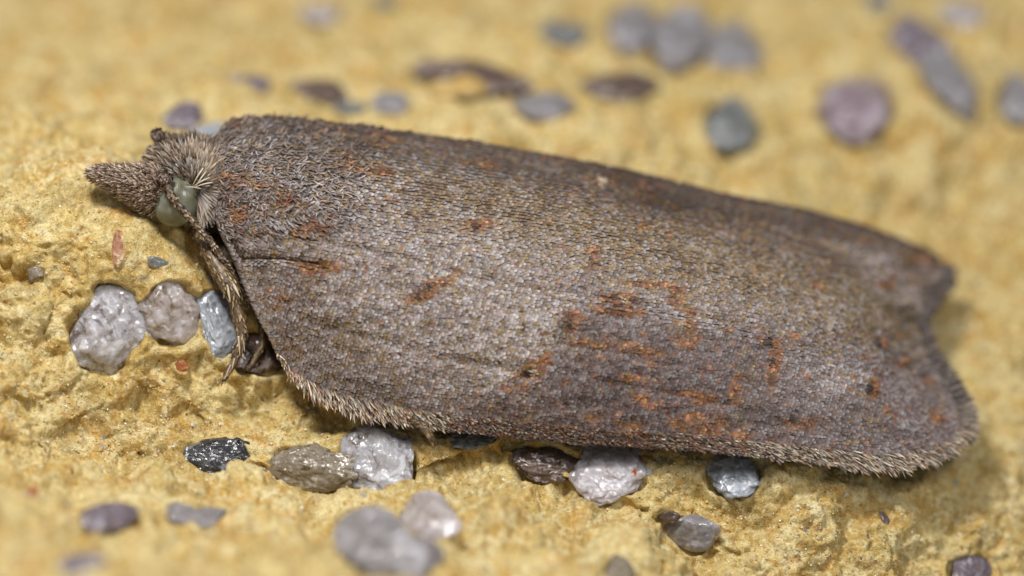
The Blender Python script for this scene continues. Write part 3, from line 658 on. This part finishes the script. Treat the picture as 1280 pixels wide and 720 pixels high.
def wing_tint(x, y, t):
    q = np.stack([x / 100, y / 100, np.zeros_like(x)], -1)
    n1, n2 = fbm(q * 2.2 + 2, 3), fbm(q * 6 + 6, 2)
    st = np.stack([x / 100 * 1.5, (y - x * 0.15) / 100 * 7, np.zeros_like(x)], -1)
    n3 = fbm(st * 1.6, 2)
    lil, brn, oli, dk = np.array([.175, .152, .150]), np.array([.120, .088, .070]), np.array([.165, .128, .082]), np.array([.075, .052, .040])
    c = np.broadcast_to(lil, x.shape + (3,)).copy()
    def bl(c, a, m): m = np.clip(m, 0, 1)[..., None]; return c * (1 - m) + a * m
    # top band browner and darker, an olive band below it
    ytop = np.interp(x, C_TOP[:, 0], C_TOP[:, 1]); dy = y - ytop
    c = bl(c, oli, np.exp(-((dy - np.interp(x, [300, 600, 1000], [20, 75, 90])) / 48) ** 2) * np.interp(x, [420, 620], [.3, .95]) * (1 + .5 * n1))
    c = bl(c, np.array([.118, .074, .052]), (1 / (1 + np.exp((dy - np.interp(x, [300, 600, 800, 1100], [14, 30, 52, 60])) / 9))) * (.85 + .4 * n1))
    # beyond the slanting middle line the wing is browner
    line = np.interp(y, [370, 400, 430, 455, 480, 520, 550], [708, 701, 692, 664, 630, 566, 520]) + 6 * n2
    c = bl(c, np.array([.078, .054, .054]), (1 / (1 + np.exp(-(x - line) / 4))) * (1 / (1 + np.exp(-(y - 385 - (x - 700) * .12) / 8))) * (1 - .55 / (1 + np.exp(-(x - 960) / 40))) * .88 * (1 + .25 * n1))
    c = bl(c, brn * 1.0, np.clip(n1 * 1.1 - .05, 0, .7)); c = c * (1 + .20 * n2 + .16 * n3)[..., None]
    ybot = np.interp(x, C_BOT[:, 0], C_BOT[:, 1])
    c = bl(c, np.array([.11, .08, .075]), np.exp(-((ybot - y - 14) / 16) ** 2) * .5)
    sn = np.stack([x / 100 * 3.5, (y - x * 0.12) / 100 * 11, np.zeros_like(x)], -1)
    jit = (1 + 1.1 * fbm(sn + 50, 2) + .5 * n2).clip(0, 1.5)
    for (cx, cy, rx, ry, ro, k) in PALE: c = bl(c, np.array([.36, .34, .35]), ell(x, y, cx, cy, rx, ry, ro) * k * (1 + .3 * n2))
    ru = 0
    for (cx, cy, rx, ry, ro, k) in RUST: ru = np.maximum(ru, ell(x, y, cx, cy, rx * 1.25, ry * 1.35, ro) * (k + .08))
    for (cx, cy, rx, ry, ro, k) in FLECK: ru = np.maximum(ru, ell(x, y, cx, cy, rx, ry, ro) * k)
    da = 0
    for (cx, cy, rx, ry, ro, k) in DARK: da = np.maximum(da, ell(x, y, cx, cy, rx, ry, ro) * k)
    return c, ru * jit, da

def wing_scales():
    # shingle rows
    rows = 104; n_along = 222
    tt = (np.arange(rows) + .5) / rows
    T, Sg = np.meshgrid(tt, (np.arange(n_along) + .5) / n_along, indexing='ij')
    Sg = Sg + (np.arange(rows) % 2)[:, None] * .5 / n_along
    T = (T + RNG.normal(0, .09 / rows, T.shape)).clip(0, 1).ravel(); Sg = (Sg + RNG.normal(0, .12 / n_along, Sg.shape)).clip(0, .998).ravel()
    x, y = wing_px(Sg, T); p = P(x, y, wing_w(x, y))
    e = .002
    ds = wing_P(Sg + e, T) - wing_P(Sg - e, T); dt = wing_P(Sg, T + e * 2) - wing_P(Sg, T - e * 2)
    N = nrm(np.cross(ds, dt)); N *= np.sign(-(N @ FWD))[:, None]
    d = nrm(ds); u = nrm(dt)
    ybot = np.interp(x, C_BOT[:, 0], C_BOT[:, 1]); near = np.exp(-((ybot - y) / 40).clip(0) ** 2)
    tilt = np.interp(x, [270, 400, 600, 900, 1200], [.5, .75, .35, .30, .25]) * .5 + near * np.interp(x, [350, 600, 800, 1200], [.9, .5, .3, .6])
    D = d - u * (tilt + RNG.normal(0, .16, len(x)))[:, None]
    n = len(x)
    c, ru, da = wing_tint(x, y, T)
    r = RNG.random(n)
    bright = np.exp(RNG.normal(0, .24, n))
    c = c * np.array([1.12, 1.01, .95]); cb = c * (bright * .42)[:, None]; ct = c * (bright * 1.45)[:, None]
    pale = r < .32
    ct[pale] = ct[pale] * .25 + np.array([.42, .40, .40]) * .75 * RNG.uniform(.7, 1.35, (pale.sum(), 1)) * np.clip(c[pale].mean(1, keepdims=True) / .15, .45, 1.3)
    f_r = np.clip((ru - .30) * 3.2 + RNG.normal(0, .25, n) * (ru > .2), 0, 1)
    rc = np.array([.185, .083, .036]) * np.exp(RNG.normal(0, .40, (n, 1))) * np.array([1, 1, 1]) + RNG.uniform(0, .03, (n, 3))
    f_ = f_r[:, None]; cb = cb * (1 - f_) + rc * .6 * f_; ct = ct * (1 - f_) + rc * 1.25 * f_
    stray = (RNG.random(n) < .03); cb[stray] = rc[stray] * .6; ct[stray] = rc[stray] * .9
    gold = (np.abs(c[:, 0] - c[:, 2]) > .055) & (RNG.random(n) < .22); ct[gold] = np.array([.42, .30, .15]) * RNG.uniform(.5, 1, (gold.sum(), 1))
    cb *= (1 - .8 * da)[:, None]; ct *= (1 - .8 * da)[:, None]
    thor = ((y + RNG.normal(0, 5, n) < 300 - (x - 290) * .1) & (x + RNG.normal(0, 14, n) < 480 - (y - 150) * .35))
    L = np.where(thor, RNG.uniform(.06, .12, n), RNG.uniform(.064, .080, n)); Wd = np.where(thor, RNG.uniform(.015, .030, n), RNG.uniform(.040, .052, n))
    ang = np.where(thor, 1.0, 0) * RNG.normal(0, .55, n)
    D = D * np.cos(ang)[:, None] + u * np.sin(ang)[:, None]
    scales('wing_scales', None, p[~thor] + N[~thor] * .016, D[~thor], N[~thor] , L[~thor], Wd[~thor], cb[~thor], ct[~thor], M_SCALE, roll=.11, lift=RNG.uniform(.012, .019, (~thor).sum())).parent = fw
    # the shoulder carries hair-like scales, denser
    k = np.where(thor)[0]; k = np.concatenate([k, k]); jx = RNG.normal(0, .02, (len(k), 1)); jy = RNG.normal(0, .02, (len(k), 1))
    pp = p[k] + d[k] * jx + u[k] * jy
    m = RNG.uniform(.75, 1.4, (len(k), 1))
    # warm pale brown and whitish hairs mixed
    cb2, ct2 = cb[k] * m, ct[k] * m
    an = RNG.normal(0, .6, len(k)); DD = D[k] * np.cos(an)[:, None] + u[k] * np.sin(an)[:, None]
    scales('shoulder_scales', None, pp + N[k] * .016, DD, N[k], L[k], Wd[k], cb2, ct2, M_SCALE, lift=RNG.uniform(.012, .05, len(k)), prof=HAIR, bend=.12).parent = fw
    # soft covering of the ridge so that the back edge is not a bare line
    m_ = 1500; s2 = RNG.random(m_); xx, yy = wing_px(s2, np.full(m_, .995)); p2 = P(xx, yy, wing_w(xx, yy))
    t2 = nrm(wing_P(np.clip(s2 + .004, 0, 1), np.full(m_, .995)) - wing_P(np.clip(s2 - .004, 0, 1), np.full(m_, .995)))
    cc = np.array([.10, .07, .055]) * np.exp(RNG.normal(0, .3, (m_, 1)))
    scales('ridge_scales', None, p2, t2 + UPV * RNG.normal(.1, .15, (m_, 1)), UPV[None] - FWD[None] * .5 + 0 * p2, RNG.uniform(.06, .12, m_), .045, cc * .8, cc * 1.5, M_SCALE, lift=.02).parent = fw

def fringe():
    # costal edge
    n = 6000
    s = RNG.random(n) ** .9; row = RNG.random(n)
    x, y = wing_px(s, row ** 1.3 * .055)
    p = P(x, y, wing_w(x, y) + .02)
    clump = .75 + .45 * noise3(np.stack([x / 9, x * 0, x * 0 + .5], -1))
    L = clump * np.interp(x, [352, 380, 520, 600, 800, 900, 1050, 1140, 1204], [.12, .19, .17, .065, .06, .10, .18, .22, .20]) * RNG.uniform(.5, 1.3, n)
    ang = np.interp(x, [352, 450, 560, 700, 900, 1050, 1140, 1204], [78, 66, 42, 26, 26, 40, 44, 28]) + RNG.normal(0, 9, n)
    a = np.radians(ang)
    D = np.cos(a)[:, None] * RGT - np.sin(a)[:, None] * UPV + RNG.normal(-.05, .12, (n, 1)) * -FWD
    N = -FWD[None] + UPV[None] * .3 + 0 * p
    kind = RNG.random(n)
    pal = np.array([[.40, .30, .19], [.24, .10, .045], [.16, .125, .11], [.56, .49, .38], [.10, .07, .055]])
    wt = np.where((x < 560)[:, None], [[.30, .50, .62, .86, 1]], np.where((x < 930)[:, None], [[.10, .45, .80, .88, 1]], [[.28, .42, .62, .88, 1]]))
    idx = (kind[:, None] > wt).sum(1).clip(0, 4); cc_ = pal[idx] * np.exp(RNG.normal(0, .25, (n, 1)))
    g_ = np.interp(x, [350, 560, 640, 1000, 1100, 1204], [1.55, 1.3, 1.0, 1.1, 1.35, 1.25])[:, None]; cb, ct = cc_ * .25, cc_ * g_
    scales('fringe', None, p, D, N, L, RNG.uniform(.010, .022, n), cb, ct, M_HAIR, lift=RNG.uniform(0, .06, n), prof=HAIR, bend=.06).parent = fw
    # hind edge
    n = 2600; t = RNG.random(n); row = RNG.random(n)
    x, y = wing_px(1 - row * .012, t); p = P(x, y, wing_w(x, y) + .02)
    L = np.interp(t, [0, .2, .45, .6, .9, 1], [.22, .18, .15, .12, .12, .10]) * RNG.uniform(.3, 1.35, n)
    a = np.radians(np.interp(t, [0, .2, .5, .7, 1], [30, 12, 20, 0, 10]) + RNG.normal(0, 22, n))
    D = np.cos(a)[:, None] * RGT - np.sin(a)[:, None] * UPV
    cb = np.array([.05, .04, .035]) * np.exp(RNG.normal(0, .3, (n, 1))); ct = np.where((t < .15)[:, None], [.34, .27, .21], [.15, .115, .10]) * np.exp(RNG.normal(0, .3, (n, 1)))
    scales('fringe', None, p, D, -FWD[None] + 0 * p, L, RNG.uniform(.03, .045, n), cb, ct, M_HAIR, lift=RNG.uniform(0, .04, n), prof=HAIR, bend=.06).parent = fw

def tufts():
    for j, (cx, cy, rust) in enumerate([(592, 283, 0), (736, 328, 0), (770, 375, 1), (710, 401, 0), (659, 465, 1), (960, 428, 0), (963, 450, 0), (535, 358, 0), (523, 366, 0), (1097, 428, 0), (795, 230, 0), (826, 256, 0), (745, 224, 1), (1086, 484, 0), (596, 206, 0), (395, 332, 0)]):
        n = 60; a = RNG.uniform(0, 2 * np.pi, n); r = RNG.uniform(0, 7, n)
        x, y = cx + r * np.cos(a) * 1.3, cy + r * np.sin(a) * .8; p = P(x, y, wing_w(x, y) + .012)
        D = RGT[None] * .9 - UPV[None] * .15 - FWD[None] * RNG.uniform(.1, .9, (n, 1)) + RNG.normal(0, .2, (n, 3))
        back = (x < cx - 1)[:, None]
        c = np.where(back, [.035, .022, .016], [.20, .085, .035] if not rust else [.42, .34, .24]) * np.exp(RNG.normal(0, .3, (n, 1)))
        o = scales('scale_tuft', None, p, D, UPV[None] * .5 - FWD[None] + 0 * p, RNG.uniform(.06, .10, n), RNG.uniform(.025, .04, n), c * .6, c * 1.2, M_SCALE, lift=.01, prof=HAIR); o.parent = fw
def far_scales():
    n = 9000; p, N = sample(FV.reshape(-1, 3), grid_faces(160, 40), n)
    N *= np.sign((N @ (FWD + UPV * .8)))[:, None]
    c = np.array([.14, .11, .095]) * np.exp(RNG.normal(0, .35, (n, 1)))
    scales('wing_scales', None, p + N * .012, RGT[None] - UPV[None] * .2 + RNG.normal(0, .12, (n, 3)), N, RNG.uniform(.08, .12, n), RNG.uniform(.05, .07, n), c * .6, c * 1.6, M_SCALE, lift=.018).parent = ffw
wing_scales(); fringe(); tufts(); far_scales()

# ---- head covering
E = P(243, 236, 0.0)
def head_scales():
    n = 6500; qd = BF[0]; qd = qd[BV[qd[:, 0], 0] < P(285, 230, 0)[0]]; p, N = sample(BV, [qd], n)
    N *= np.sign(((p - P(240, 240, -.6)) * N).sum(-1))[:, None]
    k = p[:, 0] < P(285, 230, 0)[0]; p, N = p[k], N[k]
    X = 640 + p[:, 0] * 100; Yp = 360 - (p @ UPV) * 100
    k = ~(((X - 218) / 24) ** 2 + ((Yp - 250) / 27) ** 2 < 1) | (p @ -FWD < -.6); p, N, X, Yp = p[k], N[k], X[k], Yp[k]
    n = len(p); r = np.hypot(X - 238, Yp - 236)
    D = nrm(p - E) + RNG.normal(0, .13, (n, 3))
    left = X < 205; D[left] += -RGT * .6 + UPV * .25
    inner = np.exp(-((r - 22) / 9) ** 2)
    brn = np.where(RNG.random((n, 1)) < .6, [.10, .065, .042], [.25, .185, .125]) * np.exp(RNG.normal(0, .25, (n, 1)))
    wht = np.array([.42, .385, .36]) * RNG.uniform(.7, 1.15, (n, 1))
    m = (RNG.random(n) < inner * .75 + .04)[:, None]
    cb = np.where(m, wht * .3, brn * .25); ct = np.where(m, wht * 1.15, brn * 1.9)
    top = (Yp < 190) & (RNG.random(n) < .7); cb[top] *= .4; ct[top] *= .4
    L = RNG.uniform(.09, .17, n) * np.interp(r, [15, 45], [.75, 1.15])
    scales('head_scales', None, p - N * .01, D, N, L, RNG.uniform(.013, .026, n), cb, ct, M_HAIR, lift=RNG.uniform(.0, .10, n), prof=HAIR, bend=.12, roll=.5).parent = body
    # fan that reaches back over the collar, pale scalloped rim
    n = 1500; a = RNG.uniform(-80, 115, n); rr = RNG.uniform(10, 30, n)
    ar = np.radians(a); X = 243 + rr * np.cos(ar) * .85; Yp = 232 - rr * np.sin(ar) * 1.35
    w = .05 + .05 * RNG.random(n) - .004 * np.abs(rr * np.sin(ar)) ** 1.05
    p = P(X, Yp, w); D = np.cos(ar)[:, None] * RGT * .85 + np.sin(ar)[:, None] * 1.35 * UPV
    lob = .5 + .5 * np.sin(ar * 13)
    c = np.where(RNG.random((n, 1)) < .6, [.13, .085, .05], [.30, .235, .17]) * RNG.uniform(.7, 1.2, (n, 1))
    low = (a < 0)[:, None]; c = np.where(low & (RNG.random((n, 1)) < .6), [.46, .41, .38], c)
    scales('collar_scales', None, p, D, -FWD[None] + .3 * D, RNG.uniform(.13, .19, n) + .05 * lob, RNG.uniform(.016, .030, n), c * .22, c * 1.8, M_HAIR, lift=.03, prof=HAIR, bend=.05).parent = body
    # a few long pale bristles over the rear of the eye
    tips = [(230, 234, 252, 236), (240, 234, 262, 222), (241, 235, 266, 228), (243, 236, 258, 214), (240, 233, 254, 210)]
    for j, (x0, y0, x1, y1) in enumerate(tips):
        V, F = loft(P([x1, (x0 + x1) / 2, x0], [y1, (y0 + y1) / 2 - 1, y0], [.12, .16, .14]), [.010, .009, .002], 6, 8)
        o = mesh_obj('bristle', V, F, M_BR); o.parent = body
M_BR = skin_mat('bristle_pale', (.45, .36, .24), (.60, .52, .40), 10, .4, 0)
head_scales()

# ---- eye
def eye(cx, cy, w, name='eye'):
    D, F = ICO[4]
    o0 = P(cx, cy, w)
    V = o0 + (D[:, 0:1] * .30) * RGT + (D[:, 1:2] * .33) * UPV + (D[:, 2:3] * .22) * -FWD
    m, nt, b = new_mat('compound_eye')
    tc = node(nt, 'ShaderNodeTexCoord'); v = node(nt, 'ShaderNodeTexVoronoi', i_Scale=75.0); nt.links.new(tc.outputs['Object'], v.inputs['Vector'])
    n2 = node(nt, 'ShaderNodeTexNoise', i_Scale=3.0, i_Detail=2.0); nt.links.new(tc.outputs['Object'], n2.inputs['Vector'])
    c = ramp(nt, n2.outputs[0], [(.35, (.085, .08, .045)), (.47, (.15, .15, .10)), (.6, (.24, .27, .235))]); nt.links.new(c, b.inputs['Base Color'])
    bp_ = node(nt, 'ShaderNodeBump', i_Strength=.25, i_Distance=.01); nt.links.new(v.outputs['Distance'], bp_.inputs['Height']); nt.links.new(bp_.outputs[0], b.inputs['Normal'])
    b.inputs['Roughness'].default_value = .3; b.inputs['Coat Weight'].default_value = .4; b.inputs['Coat Roughness'].default_value = .12; b.inputs['Subsurface Weight'].default_value = .2; b.inputs['Subsurface Scale'].default_value = .08
    o = mesh_obj(name, V, F, m); child(o); return o
eye(218, 251, -.05)

# ---- palps
def palp(dx, dy, dw, label):
    pts = [(113, 215), (120, 217), (140, 222), (165, 229), (188, 237), (205, 243)]
    rr = [.045, .085, .15, .225, .29, .25]
    path = P([a + dx for a, b in pts], [b + dy for a, b in pts], np.array([.12, .12, .1, .05, -.05, -.15]) + dw)
    V, F = loft(path, rr, 28, 50, squash=.75)
    o = child(mesh_obj('palp', V, F, M_SKIN)); o['label'] = label
    n = 4200; p, N = sample(V, [F[0]], n); N *= np.sign((((p - path.mean(0)) * N).sum(-1)))[:, None]
    D = -RGT[None] * .9 + UPV[None] * .25 + RNG.normal(0, .30, (n, 3)) + N * .15
    c = np.where(RNG.random((n, 1)) < .5, [.16, .105, .075], [.40, .31, .24]) * np.exp(RNG.normal(0, .25, (n, 1)))
    scales('palp_scales', None, p, D, N, RNG.uniform(.05, .10, n), RNG.uniform(.012, .024, n), c * .22, c * 1.8, M_HAIR, lift=RNG.uniform(.01, .065, n), prof=HAIR, bend=.06).parent = o
palp(0, 0, 0, 'near scaly palp pointing forward')
palp(12, 4, -.75, 'far palp behind the near one')

# ---- antennae
def antenna(pts, ws, r0, nring, label, scape):
    path = P([p[0] for p in pts], [p[1] for p in pts], ws)
    f = lambda s: 1 + .22 * np.maximum(0, np.sin(s * nring * 2 * np.pi)) ** .7
    V, F = loft(path, np.linspace(r0, r0 * .75, len(pts)), 14, nring * 7, rings=f)
    n = len(V) - 2; s = np.repeat(np.linspace(0, 1, nring * 7), 14)
    o = child(mesh_obj('antenna', V, F, M_ANT)); o['label'] = label
    k = 900; p, N = sample(V, [F[0]], k); c0 = path[((p[:, None] - path[None]) ** 2).sum(-1).argmin(1)]
    N *= np.sign(((p - c0) * N).sum(-1))[:, None]
    T = nrm(path[-1] - path[0]); ring = (np.sin(((p - path[0]) @ T) / .055 * 2 * np.pi) > 0)[:, None]
    c = np.where(ring, [.34, .25, .17], [.10, .065, .045]) * np.exp(RNG.normal(0, .2, (k, 1)))
    scales('antenna_scales', None, p, T[None] + 0 * p, N, .05, .028, c * .6, c * 1.3, M_HAIR, lift=.010, prof=HAIR).parent = o
    D_, F_ = ICO[3]; c0 = P(*scape[:3]); V = c0 + D_ * scape[3] * (1 + .1 * noise3(D_ * 3))[:, None]
    sc = mesh_obj('scape', V, F_, M_SKIN); sc.parent = o
    k = 380; i = RNG.integers(0, len(D_), k); N = D_[i]
    c = np.where(RNG.random((k, 1)) < .5, [.09, .06, .05], [.26, .19, .15])
    scales('scape_scales', None, c0 + N * scape[3], RGT[None] * -.3 - UPV[None] + RNG.normal(0, .3, (k, 3)), N, .06, .03, c * .6, c * 1.4, M_HAIR, lift=.02, prof=HAIR).parent = o
antenna([(209, 232), (217, 250), (230, 264), (246, 283), (264, 303), (282, 328), (300, 356), (322, 392), (344, 424)], [.24, .27, .24, .17, .12, .05, -.02, -.1, -.2], .038, 52, 'near antenna laid back over the eye and along the wing edge', (207, 221, .20, .075))
antenna([(203, 169), (222, 174), (245, 177), (268, 180), (300, 190)], [-.55, -.5, -.5, -.55, -.8], .042, 20, 'far antenna, a dark stub above the head', (197, 168, -.5, .062))

# ---- legs
def leg(path_px, radii, label, spurs=(), seed=1, n=900, name='leg'):
    a = np.array(path_px, float); path = P(a[:, 0], a[:, 1], a[:, 2])
    V, F = loft(path, radii, 14, 80)
    o = child(mesh_obj(name, V, F, M_LEG)); o['label'] = label
    p, N = sample(V, [F[0]], n); i = ((p[:, None] - path[None]) ** 2).sum(-1).argmin(1)
    T = nrm(np.gradient(path, axis=0)); N = nrm(p - smooth_near(p, path))
    c = np.where(RNG.random((n, 1)) < .4, [.42, .31, .17], [.16, .10, .055]) * np.exp(RNG.normal(0, .25, (n, 1)))
    scales('leg_scales', None, p, T[i] + RNG.normal(0, .12, (n, 3)), N, RNG.uniform(.04, .08, n), RNG.uniform(.014, .024, n), c * .4, c * 1.35, M_HAIR, lift=RNG.uniform(.0, .02, n), prof=HAIR, bend=.05).parent = o
    for (x0, y0, w0, x1, y1, w1, r) in spurs:
        V, F = loft(P([x0, (x0 + x1) / 2, x1], [y0, (y0 + y1) / 2, y1], [w0, (w0 + w1) / 2, w1]), [r, r * .9, .003], 8, 10)
        mesh_obj('spur', V, F, M_BR).parent = o
def smooth_near(p, path):
    c = smooth_curve(path, 80); return c[((p[:, None] - c[None]) ** 2).sum(-1).argmin(1)]
leg([(245, 290, -.30), (258, 308, -.12), (270, 330, -.02), (282, 350, .04), (290, 364, .06), (294, 380, .04), (299, 400, .04), (303, 418, .06), (300, 432, .08), (296, 446, .10), (289, 458, .12), (282, 470, .12), (279, 476, .10)],
    [.09, .11, .115, .125, .12, .075, .085, .06, .065, .045, .05, .035, .02], 'near foreleg reaching down to the stone',
    [(290, 352, .14, 300, 372, .20, .02), (284, 356, .16, 288, 378, .22, .018), (302, 414, .10, 306, 440, .14, .014), (298, 420, .14, 300, 446, .16, .013), (288, 456, .16, 281, 474, .18, .010), (293, 448, .16, 290, 462, .18, .010)])
leg([(268, 300, -.5), (290, 340, -.45), (315, 385, -.45), (330, 420, -.35), (318, 450, -.15), (308, 462, -.05)], [.09, .09, .08, .05, .035, .02], 'middle leg tucked behind the foreleg', (), 2, 500)
leg([(490, 500, .0), (508, 518, .25), (522, 530, .48), (532, 539, .55), (538, 550, .56), (541, 558, .46)], [.04, .035, .03, .028, .022, .008], 'tip of the hind foot below the wing edge', (), 3, 160)
